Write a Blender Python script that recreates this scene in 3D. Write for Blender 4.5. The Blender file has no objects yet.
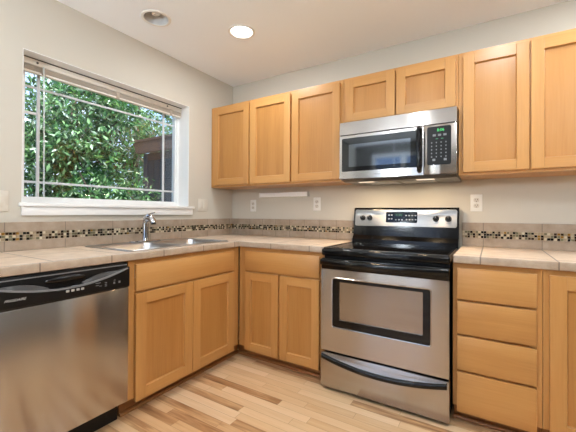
import bpy, bmesh, math, random
import numpy as np
from mathutils import Vector, Matrix

C = bpy.context.scene.collection
SC = bpy.context.scene
PI = math.pi
random.seed(7)

# ------------------------------------------------------------------ camera
FPX, OX, OY = 329.4684, 288.4653, 210.5651
yaw, pit, rol = 0.5531, 0.0067, -0.0052
fw = Vector((-math.sin(yaw) * math.cos(pit), math.cos(yaw) * math.cos(pit), math.sin(pit)))
rt = Vector((math.cos(yaw), math.sin(yaw), 0))
up = rt.cross(fw)
R_ = rt * math.cos(rol) - up * math.sin(rol)
U_ = rt * math.sin(rol) + up * math.cos(rol)
cd = bpy.data.cameras.new('camera')
cam = bpy.data.objects.new('camera', cd)
C.objects.link(cam)
M = Matrix((R_, U_, -fw)).transposed().to_4x4()
M.translation = Vector((2.2977, -2.6089, 1.1356))
cam.matrix_world = M
cd.sensor_width = 36
cd.lens = FPX / 576 * 36
cd.shift_x = (288 - OX) / 576
cd.shift_y = (OY - 216) / 576
cd.clip_start = 0.05
SC.camera = cam

# ------------------------------------------------------------------ light
SC.view_settings.view_transform = 'Standard'
SC.view_settings.look = 'None'
SC.view_settings.gamma = 1
SC.view_settings.use_curve_mapping = False
SC.view_settings.exposure = 0.15
SC.cycles.use_denoising = True
SC.cycles.max_bounces = 10
SC.cycles.diffuse_bounces = 6
SC.cycles.transparent_max_bounces = 16
SC.cycles.sample_clamp_indirect = 6
SC.cycles.caustics_reflective = False
SC.cycles.caustics_refractive = False

SKY_STRENGTH = 2.5
SUN_STRENGTH = 13.0
CAN_W = 9.0
GLOBE_W = 125.0
PORTALS = []


def lin(c):
    c = c / 255
    return c / 12.92 if c <= .04045 else ((c + .055) / 1.055) ** 2.4


def rgb(r, g, b):
    return (lin(r), lin(g), lin(b), 1)


w = bpy.data.worlds.new('sky')
SC.world = w
w.use_nodes = True
nt = w.node_tree
nt.nodes.clear()
o_ = nt.nodes.new('ShaderNodeOutputWorld')
bg = nt.nodes.new('ShaderNodeBackground')
tc = nt.nodes.new('ShaderNodeTexCoord')
nz = nt.nodes.new('ShaderNodeTexNoise')
nz.inputs['Scale'].default_value = 3.5
nz.inputs['Detail'].default_value = 5
cr = nt.nodes.new('ShaderNodeValToRGB')
cr.color_ramp.elements[0].position = .42
cr.color_ramp.elements[0].color = rgb(150, 180, 226)
cr.color_ramp.elements[1].position = .62
cr.color_ramp.elements[1].color = rgb(200, 213, 238)
nt.links.new(tc.outputs['Generated'], nz.inputs['Vector'])
nt.links.new(nz.outputs['Fac'], cr.inputs['Fac'])
nt.links.new(cr.outputs['Color'], bg.inputs['Color'])
bg.inputs['Strength'].default_value = SKY_STRENGTH
nt.links.new(bg.outputs['Background'], o_.inputs['Surface'])

sd = bpy.data.lights.new('sun', 'SUN')
sd.energy = SUN_STRENGTH
sd.angle = math.radians(6)
sd.color = (1, .95, .86)
so = bpy.data.objects.new('sun', sd)
C.objects.link(so)
so.rotation_euler = Vector((-.56, .16, -.8)).to_track_quat('-Z', 'Y').to_euler()


# ------------------------------------------------------------------ node helpers
def mat(name, base=(.8, .8, .8, 1), rough=.5, metal=0, **kw):
    m = bpy.data.materials.new(name)
    m.use_nodes = True
    b = m.node_tree.nodes['Principled BSDF']
    b.inputs['Base Color'].default_value = base
    b.inputs['Roughness'].default_value = rough
    b.inputs['Metallic'].default_value = metal
    for k, v in kw.items():
        b.inputs[k.replace('_', ' ')].default_value = v
    return m


def N(m, t, **kw):
    n = m.node_tree.nodes.new(t)
    for k, v in kw.items():
        setattr(n, k, v)
    return n


def L(m, a, b):
    m.node_tree.links.new(a, b)


def bs(m):
    return m.node_tree.nodes['Principled BSDF']


def ramp(m, stops):
    n = N(m, 'ShaderNodeValToRGB')
    e = n.color_ramp.elements
    while len(e) < len(stops):
        e.new(.5)
    for el, (p, c) in zip(e, stops):
        el.position = p
        el.color = c
    return n


def coords(m, scale=(1, 1, 1), rand=True, loc=(0, 0, 0)):
    t = N(m, 'ShaderNodeTexCoord')
    mp = N(m, 'ShaderNodeMapping')
    mp.inputs['Scale'].default_value = scale
    mp.inputs['Location'].default_value = loc
    if rand:
        oi = N(m, 'ShaderNodeObjectInfo')
        mul = N(m, 'ShaderNodeVectorMath', operation='MULTIPLY_ADD')
        mul.inputs[1].default_value = (13.1, 17.3, 11.7)
        cmb = N(m, 'ShaderNodeCombineXYZ')
        for i in range(3):
            L(m, oi.outputs['Random'], cmb.inputs[i])
        L(m, cmb.outputs[0], mul.inputs[0])
        L(m, t.outputs['Object'], mul.inputs[2])
        L(m, mul.outputs[0], mp.inputs['Vector'])
    else:
        L(m, t.outputs['Object'], mp.inputs['Vector'])
    return mp.outputs['Vector']


def wood(name, axis, c0, c1, c2, rough=.33, amt=1.0):
    m = mat(name, rough=rough)
    s = [13, 13, 13]
    s['xyz'.index(axis)] = 1.1
    v = coords(m, s)
    n1 = N(m, 'ShaderNodeTexNoise')
    n1.inputs['Scale'].default_value = .55
    n1.inputs['Detail'].default_value = 4
    n1.inputs['Distortion'].default_value = .6
    L(m, v, n1.inputs['Vector'])
    s2 = [130, 130, 130]
    s2['xyz'.index(axis)] = 5
    v2 = coords(m, s2)
    n2 = N(m, 'ShaderNodeTexNoise')
    n2.inputs['Scale'].default_value = 1
    n2.inputs['Detail'].default_value = 2
    L(m, v2, n2.inputs['Vector'])
    mx = N(m, 'ShaderNodeMix', data_type='FLOAT')
    mx.inputs[0].default_value = .3
    L(m, n1.outputs['Fac'], mx.inputs[2])
    L(m, n2.outputs['Fac'], mx.inputs[3])
    oi = N(m, 'ShaderNodeObjectInfo')
    ad = N(m, 'ShaderNodeMath', operation='MULTIPLY_ADD')
    L(m, oi.outputs['Random'], ad.inputs[0])
    ad.inputs[1].default_value = .12
    L(m, mx.outputs[0], ad.inputs[2])
    r = ramp(m, [(.18, c0), (.56, c1), (.92, c2)])
    L(m, ad.outputs[0], r.inputs['Fac'])
    L(m, r.outputs['Color'], bs(m).inputs['Base Color'])
    return m


W0, W1, W2 = rgb(163, 111, 58), rgb(188, 137, 78), rgb(202, 154, 96)
WV = wood('maple_vertical', 'z', W0, W1, W2)
WH = wood('maple_horizontal', 'x', W0, W1, W2)
WP = wood('maple_panel', 'z', rgb(150, 98, 47), rgb(176, 124, 66), rgb(190, 140, 83))
WT = wood('maple_dark', 'x', rgb(124, 80, 42), rgb(152, 102, 56), rgb(170, 118, 68), rough=.45)  # darker maple tone for toe kicks and shoe moulding


def steel(name, c=(.48, .45, .425, 1), rough=.2, axis='x'):
    m = mat(name, c, rough, 1.0)
    s = [700, 700, 700]
    s['xyz'.index(axis)] = 2.5
    v = coords(m, s, rand=False)
    n = N(m, 'ShaderNodeTexNoise')
    n.inputs['Scale'].default_value = 1
    n.inputs['Detail'].default_value = 3
    L(m, v, n.inputs['Vector'])
    mr = N(m, 'ShaderNodeMapRange')
    mr.inputs['To Min'].default_value = rough - .03
    mr.inputs['To Max'].default_value = rough + .03
    L(m, n.outputs['Fac'], mr.inputs['Value'])
    L(m, mr.outputs[0], bs(m).inputs['Roughness'])
    bs(m).inputs['Anisotropic'].default_value = .88
    bs(m).inputs['Anisotropic Rotation'].default_value = .25
    tg = N(m, 'ShaderNodeTangent', direction_type='RADIAL', axis='Z')
    L(m, tg.outputs[0], bs(m).inputs['Tangent'])
    return m


STEEL = steel('brushed_stainless')
STEELC = steel('console_stainless', (.36, .345, .33, 1), .3)
SINKST = mat('satin_stainless', (.50, .50, .51, 1), .28, 1)
CHROME = mat('chrome', (.58, .58, .60, 1), .08, 1)
BLACK = mat('black_gloss_enamel', rgb(12, 12, 13), .12, Specular_IOR_Level=.35)
BLACKP = mat('black_plastic', rgb(18, 17, 17), .3, Specular_IOR_Level=.25)
BLACKG = mat('black_ceramic_glass', rgb(9, 10, 12), .05, Specular_IOR_Level=.35)
DARK = mat('dark_gap', rgb(12, 11, 10), .7)
GREYM = mat('grey_painted_metal', rgb(120, 112, 104), .35, .6)
SILVERP = mat('silver_plastic', rgb(150, 150, 152), .3, .4)
SCOOP = mat('dark_grey_plastic', rgb(58, 57, 57), .35)
LIPM = mat('grey_plastic', rgb(98, 96, 95), .35)
PALE = mat('pale_print', rgb(176, 174, 170), .5)
GREYPR = mat('grey_print', rgb(120, 122, 124), .5)
WHITEP = mat('white_plastic', rgb(232, 230, 224), .35)
WHITEV = mat('white_vinyl', rgb(236, 237, 236), .35)
GRID = mat('window_grid', rgb(206, 209, 212), .4)
WHITET = mat('white_trim_paint', rgb(242, 242, 240), .4)
IVORY = mat('ivory_plastic', rgb(214, 207, 194), .4)
SLOT = mat('outlet_slot', rgb(60, 55, 50), .6)
BLIND = mat('off_white_blind', rgb(226, 220, 208), .45)
SLATS = mat('taupe_slats', rgb(176, 164, 148), .5)
CLEARP = mat('clear_wand', rgb(205, 214, 216), .15)


def emis(name, col, st):
    m = mat(name, (0, 0, 0, 1), .4)
    bs(m).inputs['Emission Color'].default_value = col
    bs(m).inputs['Emission Strength'].default_value = st
    return m


def glassy(name, tint=(1, 1, 1, 1), gl=.08, rough=.0):
    m = bpy.data.materials.new(name)
    m.use_nodes = True
    t = m.node_tree
    t.nodes.clear()
    o = t.nodes.new('ShaderNodeOutputMaterial')
    tr = t.nodes.new('ShaderNodeBsdfTransparent')
    tr.inputs[0].default_value = tint
    g = t.nodes.new('ShaderNodeBsdfGlossy')
    g.inputs['Roughness'].default_value = rough
    mx = t.nodes.new('ShaderNodeMixShader')
    fr = t.nodes.new('ShaderNodeFresnel')
    fr.inputs['IOR'].default_value = 1.0 + gl * 5
    t.links.new(fr.outputs[0], mx.inputs[0])
    t.links.new(tr.outputs[0], mx.inputs[1])
    t.links.new(g.outputs[0], mx.inputs[2])
    t.links.new(mx.outputs[0], o.inputs['Surface'])
    return m


GLASS = glassy('window_glass', (.96, .98, .98, 1), .08)


def paint(name, c, rough=.6, bump=.12):
    m = mat(name, c, rough)
    v = coords(m, (1, 1, 1), rand=False)
    n = N(m, 'ShaderNodeTexNoise')
    n.inputs['Scale'].default_value = 160
    n.inputs['Detail'].default_value = 3
    L(m, v, n.inputs['Vector'])
    b = N(m, 'ShaderNodeBump')
    b.inputs['Strength'].default_value = bump
    b.inputs['Distance'].default_value = .002
    L(m, n.outputs['Fac'], b.inputs['Height'])
    L(m, b.outputs[0], bs(m).inputs['Normal'])
    return m


WALLP = paint('wall_paint', rgb(201, 195, 182))
WALLD = paint('bounce_cut_wall', rgb(104, 102, 98))  # unseen walls coloured dark to cut the bounce onto the cabinet fronts
CEILP = paint('ceiling_paint', rgb(247, 250, 253), .8, .2)


def tile(name, plane, tw, th, off=(0, 0), rough=.28, tint=1.0, spec=.5, grout=.0026):
    """glazed ceramic tile with grout; plane picks the two object axes it is laid on"""
    m = mat(name, rough=rough, Specular_IOR_Level=spec)
    t = N(m, 'ShaderNodeTexCoord')
    sp = N(m, 'ShaderNodeSeparateXYZ')
    L(m, t.outputs['Object'], sp.inputs[0])
    cb = N(m, 'ShaderNodeCombineXYZ')
    for i, a in enumerate(plane):
        ad = N(m, 'ShaderNodeMath', operation='ADD')
        ad.inputs[1].default_value = off[i]
        L(m, sp.outputs['xyz'.index(a)], ad.inputs[0])
        L(m, ad.outputs[0], cb.inputs[i])
    br = N(m, 'ShaderNodeTexBrick')
    br.offset = 0
    br.inputs['Scale'].default_value = 1
    br.inputs['Brick Width'].default_value = tw
    br.inputs['Row Height'].default_value = th
    br.inputs['Mortar Size'].default_value = grout
    br.inputs['Mortar Smooth'].default_value = .2
    k = lambda r, g, b: rgb(r * tint, g * tint, b * tint)
    br.inputs['Color1'].default_value = (.35, .35, .35, 1)
    br.inputs['Color2'].default_value = (.65, .65, .65, 1)
    br.inputs['Mortar'].default_value = (.5, .5, .5, 1)
    L(m, cb.outputs[0], br.inputs['Vector'])
    n = N(m, 'ShaderNodeTexNoise')
    n.inputs['Scale'].default_value = 14
    n.inputs['Detail'].default_value = 6
    n.inputs['Roughness'].default_value = .65
    L(m, t.outputs['Object'], n.inputs['Vector'])
    mx = N(m, 'ShaderNodeMix', data_type='FLOAT')
    mx.inputs[0].default_value = .3
    L(m, n.outputs['Fac'], mx.inputs[2])
    L(m, br.outputs['Color'], mx.inputs[3])
    r = ramp(m, [(.3, k(146, 128, 110)), (.5, k(164, 147, 129)), (.7, k(178, 163, 147))])
    L(m, mx.outputs[0], r.inputs['Fac'])
    gx = N(m, 'ShaderNodeMix', data_type='RGBA')
    L(m, br.outputs['Fac'], gx.inputs[0])
    L(m, r.outputs['Color'], gx.inputs[6])
    gx.inputs[7].default_value = rgb(128, 114, 100)
    L(m, gx.outputs[2], bs(m).inputs['Base Color'])
    b = N(m, 'ShaderNodeBump', invert=True)
    b.inputs['Strength'].default_value = .5
    b.inputs['Distance'].default_value = .002
    L(m, br.outputs['Fac'], b.inputs['Height'])
    L(m, b.outputs[0], bs(m).inputs['Normal'])
    return m


def floor_mat():
    m = mat('maple_strip_floor', rough=.3)
    PW, PL = .0575, .62
    t = N(m, 'ShaderNodeTexCoord')
    sp = N(m, 'ShaderNodeSeparateXYZ')
    L(m, t.outputs['Object'], sp.inputs[0])

    def mt(op, a, b=None):
        n = N(m, 'ShaderNodeMath', operation=op)
        for i, q in enumerate((a, b)):
            if q is None:
                continue
            if isinstance(q, (int, float)):
                n.inputs[i].default_value = q
            else:
                L(m, q, n.inputs[i])
        return n.outputs[0]
    ys = mt('DIVIDE', sp.outputs[1], PW)
    row = mt('FLOOR', ys)
    wn = N(m, 'ShaderNodeTexWhiteNoise', noise_dimensions='1D')
    L(m, row, wn.inputs['W'])
    xs = mt('ADD', mt('DIVIDE', sp.outputs[0], PL), mt('MULTIPLY', wn.outputs['Value'], 7.3))
    col = mt('FLOOR', xs)
    cb = N(m, 'ShaderNodeCombineXYZ')
    L(m, row, cb.inputs[0])
    L(m, col, cb.inputs[1])
    w2 = N(m, 'ShaderNodeTexWhiteNoise', noise_dimensions='3D')
    L(m, cb.outputs[0], w2.inputs['Vector'])
    # grain, shifted per plank
    mp = N(m, 'ShaderNodeMapping')
    mp.inputs['Scale'].default_value = (2.2, 26, 1)
    va = N(m, 'ShaderNodeVectorMath', operation='MULTIPLY_ADD')
    va.inputs[1].default_value = (9, 9, 9)
    L(m, w2.outputs['Color'], va.inputs[0])
    L(m, t.outputs['Object'], va.inputs[2])
    L(m, va.outputs[0], mp.inputs['Vector'])
    n = N(m, 'ShaderNodeTexNoise')
    n.inputs['Scale'].default_value = 1.4
    n.inputs['Detail'].default_value = 5
    n.inputs['Distortion'].default_value = .8
    L(m, mp.outputs[0], n.inputs['Vector'])
    f = mt('ADD', mt('MULTIPLY', w2.outputs['Value'], .62), mt('MULTIPLY', n.outputs['Fac'], .55))
    r = ramp(m, [(.18, rgb(132, 90, 56)), (.30, rgb(168, 124, 84)), (.40, rgb(202, 160, 116)), (.62, rgb(214, 178, 136)), (.95, rgb(226, 194, 156))])
    L(m, f, r.inputs['Fac'])
    fy = mt('FRACT', ys)
    fx = mt('FRACT', xs)
    e1 = mt('LESS_THAN', mt('MINIMUM', fy, mt('SUBTRACT', 1, fy)), .022)
    e2 = mt('LESS_THAN', mt('MINIMUM', fx, mt('SUBTRACT', 1, fx)), .002)
    e = mt('MULTIPLY', mt('MAXIMUM', e1, e2), .45)
    mx = N(m, 'ShaderNodeMix', data_type='RGBA')
    L(m, e, mx.inputs[0])
    L(m, r.outputs['Color'], mx.inputs[6])
    mx.inputs[7].default_value = rgb(120, 82, 52)
    L(m, mx.outputs[2], bs(m).inputs['Base Color'])
    return m


# ------------------------------------------------------------------ mesh helpers
class MB:
    def __init__(s):
        s.bm = bmesh.new()

    def box(s, x0, x1, y0, y1, z0, z1, m=0, bev=0, seg=2):
        vs = [s.bm.verts.new((x, y, z)) for x in (x0, x1) for y in (y0, y1) for z in (z0, z1)]
        q = [(0, 1, 3, 2), (4, 6, 7, 5), (0, 4, 5, 1), (2, 3, 7, 6), (0, 2, 6, 4), (1, 5, 7, 3)]
        fs = [s.bm.faces.new([vs[i] for i in f]) for f in q]
        for f in fs:
            f.material_index = m
        if bev:
            es = list({e for f in fs for e in f.edges})
            r = bmesh.ops.bevel(s.bm, geom=es, offset=bev, segments=seg, affect='EDGES', profile=.5)
            for f in r['faces']:
                f.material_index = m
        return s

    def loops(s, lps, m=0, cap0=False, cap1=False, mats=None):
        """bridge successive closed loops of equal length"""
        rows = [[s.bm.verts.new(p) for p in lp] for lp in lps]
        n = len(rows[0])
        for j, (a, b) in enumerate(zip(rows, rows[1:])):
            for i in range(n):
                k = (i + 1) % n
                f = s.bm.faces.new((a[i], a[k], b[k], b[i]))
                f.material_index = mats[i] if mats else m
        if cap0:
            s.bm.faces.new(rows[0][::-1]).material_index = m
        if cap1:
            s.bm.faces.new(rows[-1]).material_index = m
        return s

    def lathe(s, prof, c, axis='z', n=24, m=0, cap0=True, cap1=True):
        """prof: list of (radius, offset along axis)"""
        lps = []
        for r, h in prof:
            lp = []
            for i in range(n):
                a = 2 * PI * i / n
                u, v = r * math.cos(a), r * math.sin(a)
                p = {'z': (u, v, h), 'y': (u, h, v), 'x': (h, u, v)}[axis]
                lp.append((c[0] + p[0], c[1] + p[1], c[2] + p[2]))
            lps.append(lp)
        return s.loops(lps, m, cap0, cap1)

    def tube(s, pts, rad, n=10, m=0, sq=1.0):
        pts = [Vector(p) for p in pts]
        if not isinstance(rad, (list, tuple)):
            rad = [rad] * len(pts)
        lps = []
        ref = Vector((0, 0, 1))
        for i, p in enumerate(pts):
            d = (pts[min(i + 1, len(pts) - 1)] - pts[max(i - 1, 0)]).normalized()
            if abs(d.dot(ref)) > .95:
                ref2 = Vector((1, 0, 0))
            else:
                ref2 = ref
            a = d.cross(ref2).normalized()
            b = a.cross(d).normalized()
            lps.append([tuple(p + (a * math.cos(t) + b * sq * math.sin(t)) * rad[i]) for t in [2 * PI * k / n for k in range(n)]])
        return s.loops(lps, m, True, True)

    def loft_x(s, st, n=14, m=0, pw=1.0):
        """stations (x, y, z, ry, rz): elliptical sections swept along x"""
        lps = []
        for x, y, z, ry, rz in st:
            lp = []
            for k in range(n):
                t = 2 * PI * k / n
                cc, ss = math.cos(t), math.sin(t)
                lp.append((x, y + ry * math.copysign(abs(cc) ** pw, cc), z + rz * math.copysign(abs(ss) ** pw, ss)))
            lps.append(lp)
        return s.loops(lps, m, True, True)

    def done(s, name, mats, parent=None, loc=None, smooth=35):
        bmesh.ops.recalc_face_normals(s.bm, faces=s.bm.faces)
        me = bpy.data.meshes.new(name)
        s.bm.to_mesh(me)
        s.bm.free()
        for m in (mats if isinstance(mats, (list, tuple)) else [mats]):
            me.materials.append(m)
        if smooth:
            me.polygons.foreach_set('use_smooth', [True] * len(me.polygons))
            me.set_sharp_from_angle(angle=math.radians(smooth))
        return link(name, me, parent, loc)


def link(name, me, parent=None, loc=None):
    o = bpy.data.objects.new(name, me)
    C.objects.link(o)
    if parent:
        o.parent = parent
    if loc:
        o.location = loc
    return o


def rrect(cx, cy, w, h, r, n=6):
    """rounded rectangle, counter-clockwise 2-D points"""
    pts = []
    for (sx, sy, a0) in ((1, 1, 0), (-1, 1, 90), (-1, -1, 180), (1, -1, 270)):
        for k in range(n + 1):
            a = math.radians(a0 + 90 * k / n)
            pts.append((cx + sx * (w / 2 - r) + r * math.cos(a), cy + sy * (h / 2 - r) + r * math.sin(a)))
    return pts


def slab(mb, outer, holes, f, t0, t1, m=0):
    """flat plate with holes; f maps (u, v, depth) to 3-D"""
    bm = mb.bm
    es = []
    for lp in [outer] + holes:
        vs = [bm.verts.new(f(u, v, t0)) for u, v in lp]
        es += [bm.edges.new((vs[i], vs[(i + 1) % len(vs)])) for i in range(len(vs))]
    r = bmesh.ops.triangle_fill(bm, edges=es, use_beauty=True)
    fs = [g for g in r['geom'] if isinstance(g, bmesh.types.BMFace)]
    for q in fs:
        q.material_index = m
    e = bmesh.ops.extrude_face_region(bm, geom=fs)
    d = Vector(f(0, 0, t1)) - Vector(f(0, 0, t0))
    bmesh.ops.translate(bm, verts=[v for v in e['geom'] if isinstance(v, bmesh.types.BMVert)], vec=d)
    return mb


def rect(u0, u1, v0, v1):
    return [(u0, v0), (u1, v0), (u1, v1), (u0, v1)]


def thing(name, label, cat, loc=(0, 0, 0), rz=0, group=None):
    o = bpy.data.objects.new(name, None)
    C.objects.link(o)
    o.empty_display_size = .1
    o.location = loc
    o.rotation_euler = (0, 0, rz)
    return tag(o, label, cat, group)


def tag(o, label, cat, group=None):
    o['label'] = label
    o['category'] = cat
    if group:
        o['group'] = group
    return o


def struct(o, label=None):
    o['kind'] = 'structure'
    if label:
        o['label'] = label
    return o


def text(name, s, size, m, parent, loc, rot, shear=0, depth=.0006, align='CENTER', sx=1):
    cu = bpy.data.curves.new(name, 'FONT')
    cu.body = s
    cu.size = size
    cu.shear = shear
    cu.extrude = depth
    cu.align_x = align
    cu.align_y = 'CENTER'
    t = bpy.data.objects.new(name, cu)
    C.objects.link(t)
    dg = bpy.context.evaluated_depsgraph_get()
    me = bpy.data.meshes.new_from_object(t.evaluated_get(dg))
    bpy.data.objects.remove(t)
    bpy.data.curves.remove(cu)
    me.materials.clear()
    me.materials.append(m)
    o = link(name, me, parent, loc)
    o.rotation_euler = rot
    o.scale = (sx, 1, 1)
    return o


# ------------------------------------------------------------------ room shell
H = 2.444
RX, RY = 5.4, -4.4                      # right wall, wall behind the camera
CANS = [(.755, -.768, True), (.368, -1.197, False), (2.35, -1.05, True), (1.55, -2.35, True), (3.3, -2.1, True), (2.4, -3.5, True), (3.0, -.62, True)]  # cans after the unlit one are added out of view for room light
WY0, WY1, WZ0, WZ1 = -1.806, -.58, 1.184, 2.078
WD = .13

mb = MB().box(-.0, RX, RY, 0, -.06, 0)
struct(mb.done('floor', floor_mat()))
mb = MB()
circ = lambda x, y, r, n=28: [(x + r * math.cos(2 * PI * k / n), y + r * math.sin(2 * PI * k / n)) for k in range(n)]
slab(mb, rect(-.2, RX + .2, RY - .2, .2), [circ(x, y, .078) for x, y, _ in CANS], lambda u, v, t: (u, v, t), H, H + .14)
struct(mb.done('ceiling', CEILP))
mb = MB()
slab(mb, rect(RY - .2, .2, -.06, H), [rect(WY0, WY1, WZ0, WZ1)], lambda u, v, t: (t, u, v), 0, -.19)
struct(mb.done('wall_left', WALLP))
NX0, NX1, NZ0, NZ1 = 4.28, 4.84, .75, 2.15
mb = MB()
slab(mb, rect(0, RX, -.06, H), [rect(NX0, NX1, NZ0, NZ1)], lambda u, v, t: (u, t, v), 0, .15)
struct(mb.done('wall_back', WALLP))
# narrow window further along the back wall, outside the photo; it streaks the dishwasher door
w2 = bpy.data.objects.new('window_2', None)
C.objects.link(w2)
struct(w2, 'narrow two-sash window further right along the back wall, out of the photo')
w2.location = (NX0, .09, NZ0)
mb = MB()
nw, nh = NX1 - NX0, NZ1 - NZ0
slab(mb, rect(0, nw, 0, nh), [rect(.045, nw / 2 - .07, .05, nh - .05), rect(nw / 2 + .07, nw - .045, .05, nh - .05)], lambda u, v, t: (u, t, v), 0, .05)
mb.done('window_frame', WHITEV, w2)
MB().box(.04, nw / 2 - .065, .02, .026, .045, nh - .045).box(nw / 2 + .065, nw - .04, .02, .026, .045, nh - .045).done('glass', GLASS, w2)
struct(MB().box(RX, RX + .15, RY - .2, .2, -.06, H).done('wall_right', WALLD))
mb = MB()
DX0, DX1, DZ1 = .3, 1.5, 2.28
slab(mb, rect(0, RX, -.06, H), [rect(DX0, DX1, .02, DZ1)], lambda u, v, t: (u, t, v), RY, RY - .19)
struct(mb.done('wall_front', WALLD))

# glass patio door behind the camera (daylight and the bright patch in the appliance fronts)
dr = bpy.data.objects.new('door_1', None)
C.objects.link(dr)
struct(dr, 'white framed glass patio door')
dr.location = (DX0, RY - .1, .02)
DWd, DHt = DX1 - DX0, DZ1 - .02
mb = MB()
for x0, x1, y in ((0, DWd / 2 + .03, 0), (DWd / 2 - .03, DWd, -.045)):
    slab(mb, rect(x0, x1, 0, DHt), [rect(x0 + .07, x1 - .07, .09, DHt - .07)], lambda u, v, t: (u, t, v), y, y - .04)
mb.done('door_frame', WHITEV, dr)
mb = MB()
mb.box(.07, DWd / 2 - .04, -.023, -.019, .09, DHt - .07)
mb.box(DWd / 2 + .04, DWd - .07, -.068, -.064, .09, DHt - .07)
mb.done('door_glass', GLASS, dr)

# kitchen window: vinyl frame, prairie grid, glass, latch; painted stool and apron
win = bpy.data.objects.new('window_1', None)
C.objects.link(win)
struct(win, 'white vinyl picture window with a prairie grid over the sink')
win.location = (-WD, WY0, WZ0)
ww, wh = WY1 - WY0, WZ1 - WZ0
f_ = lambda u, v, t: (t, u, v)
GY0, GY1, GZ0, GZ1 = -1.745 - WY0, -.622 - WY0, .044, wh - .055
mb = MB()
slab(mb, rect(0, ww, 0, wh), [rect(GY0 - .022, GY1 + .014, GZ0 - .012, GZ1 + .02)], f_, 0, -.05)
mb.done('window_frame', WHITEV, win)
mb = MB()
slab(mb, rect(GY0 - .022, GY1 + .014, GZ0 - .012, GZ1 + .02), [rect(GY0, GY1, GZ0, GZ1)], f_, -.008, -.045)
mb.done('sash', WHITEV, win)
MB().box(-.034, -.028, GY0, GY1, GZ0, GZ1).done('glass', GLASS, win)
for yy in (-1.671 - WY0, -.737 - WY0):
    MB().box(-.026, -.014, yy - .009, yy + .009, GZ0, GZ1, bev=.003).done('muntin', GRID, win)
for zz in (1.32 - WZ0, 1.912 - WZ0):
    MB().box(-.0255, -.0145, GY0, GY1, zz - .0075, zz + .0075, bev=.003).done('muntin', GRID, win)
MB().box(-.026, -.012, GY0, -1.68 - WY0, 1.741 - WZ0, 1.757 - WZ0, bev=.003).done('latch', WHITEV, win)
# outside glass of jamb recess: painted liner
struct(MB().box(-WD, .024, WY0 + .0, WY1, WZ0 - .02, WZ0 + .003, bev=.004).box(0, .026, WY0 - .014, WY1 + .05, WZ0 - .02, WZ0 + .003, bev=.004).done('trim_1', WHITET), 'white window stool under the kitchen window')
struct(MB().box(.0, .016, WY0 - .002, WY1 + .036, 1.112, WZ0 - .02, bev=.003).done('trim_2', WHITET), 'white apron under the window stool')
mb = MB()
g = .004
mb.box(-WD + .001, -.0005, WY0, WY0 + g, WZ0, WZ1)
mb.box(-WD + .001, -.0005, WY1 - g, WY1, WZ0, WZ1)
mb.box(-WD + .001, -.0005, WY0, WY1, WZ1 - g, WZ1)
struct(mb.done('trim_3', WHITET), 'white painted liner of the window recess')


def portal(name, loc, direction, sx, sy):
    d = bpy.data.lights.new(name, 'AREA')
    d.shape = 'RECTANGLE'
    d.size, d.size_y = sx, sy
    d.cycles.is_portal = True
    o = bpy.data.objects.new(name, d)
    C.objects.link(o)
    o.location = loc
    o.rotation_euler = Vector(direction).to_track_quat('-Z', 'Y').to_euler()


portal('window_portal', (-.195, (WY0 + WY1) / 2, (WZ0 + WZ1) / 2), (1, 0, 0), ww, wh)
portal('nook_portal', ((NX0 + NX1) / 2, .155, (NZ0 + NZ1) / 2), (0, -1, 0), NX1 - NX0, NZ1 - NZ0)
portal('door_portal', ((DX0 + DX1) / 2, RY - .195, (DZ1 + .02) / 2), (0, 1, 0), DWd, DHt)

# raised mini blind
bl = thing('mini_blind', 'off-white mini blind pulled fully up at the top of the window', 'window blind', (-.1, WY0, WZ1))
MB().box(-.022, .012, .012, ww - .012, -.046, -.01, bev=.002).done('headrail', BLIND, bl)
mb = MB()
for k in range(9):
    z = -.050 - k * .0032
    mb.box(-.017, .010, .016, ww - .016, z - .0022, z)
mb.done('slat_stack', SLATS, bl)
MB().box(-.018, .013, .012, ww - .012, -.0105, -.001).done('slit_shade_strip', SLOT, bl)  # dark strip standing in for the shaded slit above the headrail
MB().box(-.018, .012, .016, ww - .016, -.094, -.080, bev=.003).done('bottom_rail', BLIND, bl)
for yy in (.14, .62, 1.10):
    MB().box(.0105, .0145, yy - .012, yy + .012, -.094, -.046, bev=.001).done('ladder_tape', SLATS, bl)
for yy in (.105, 1.06):
    MB().lathe([(.006, 0), (.006, .006), (.003, .008)], (.012, yy, -.028), 'x', 10).done('pulley', SLOT, bl)
MB().tube([(.022, .135, -.045), (.026, .138, -.4), (.028, .140, -.85)], .0045, 8).done('tilt_wand', CLEARP, bl)


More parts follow.
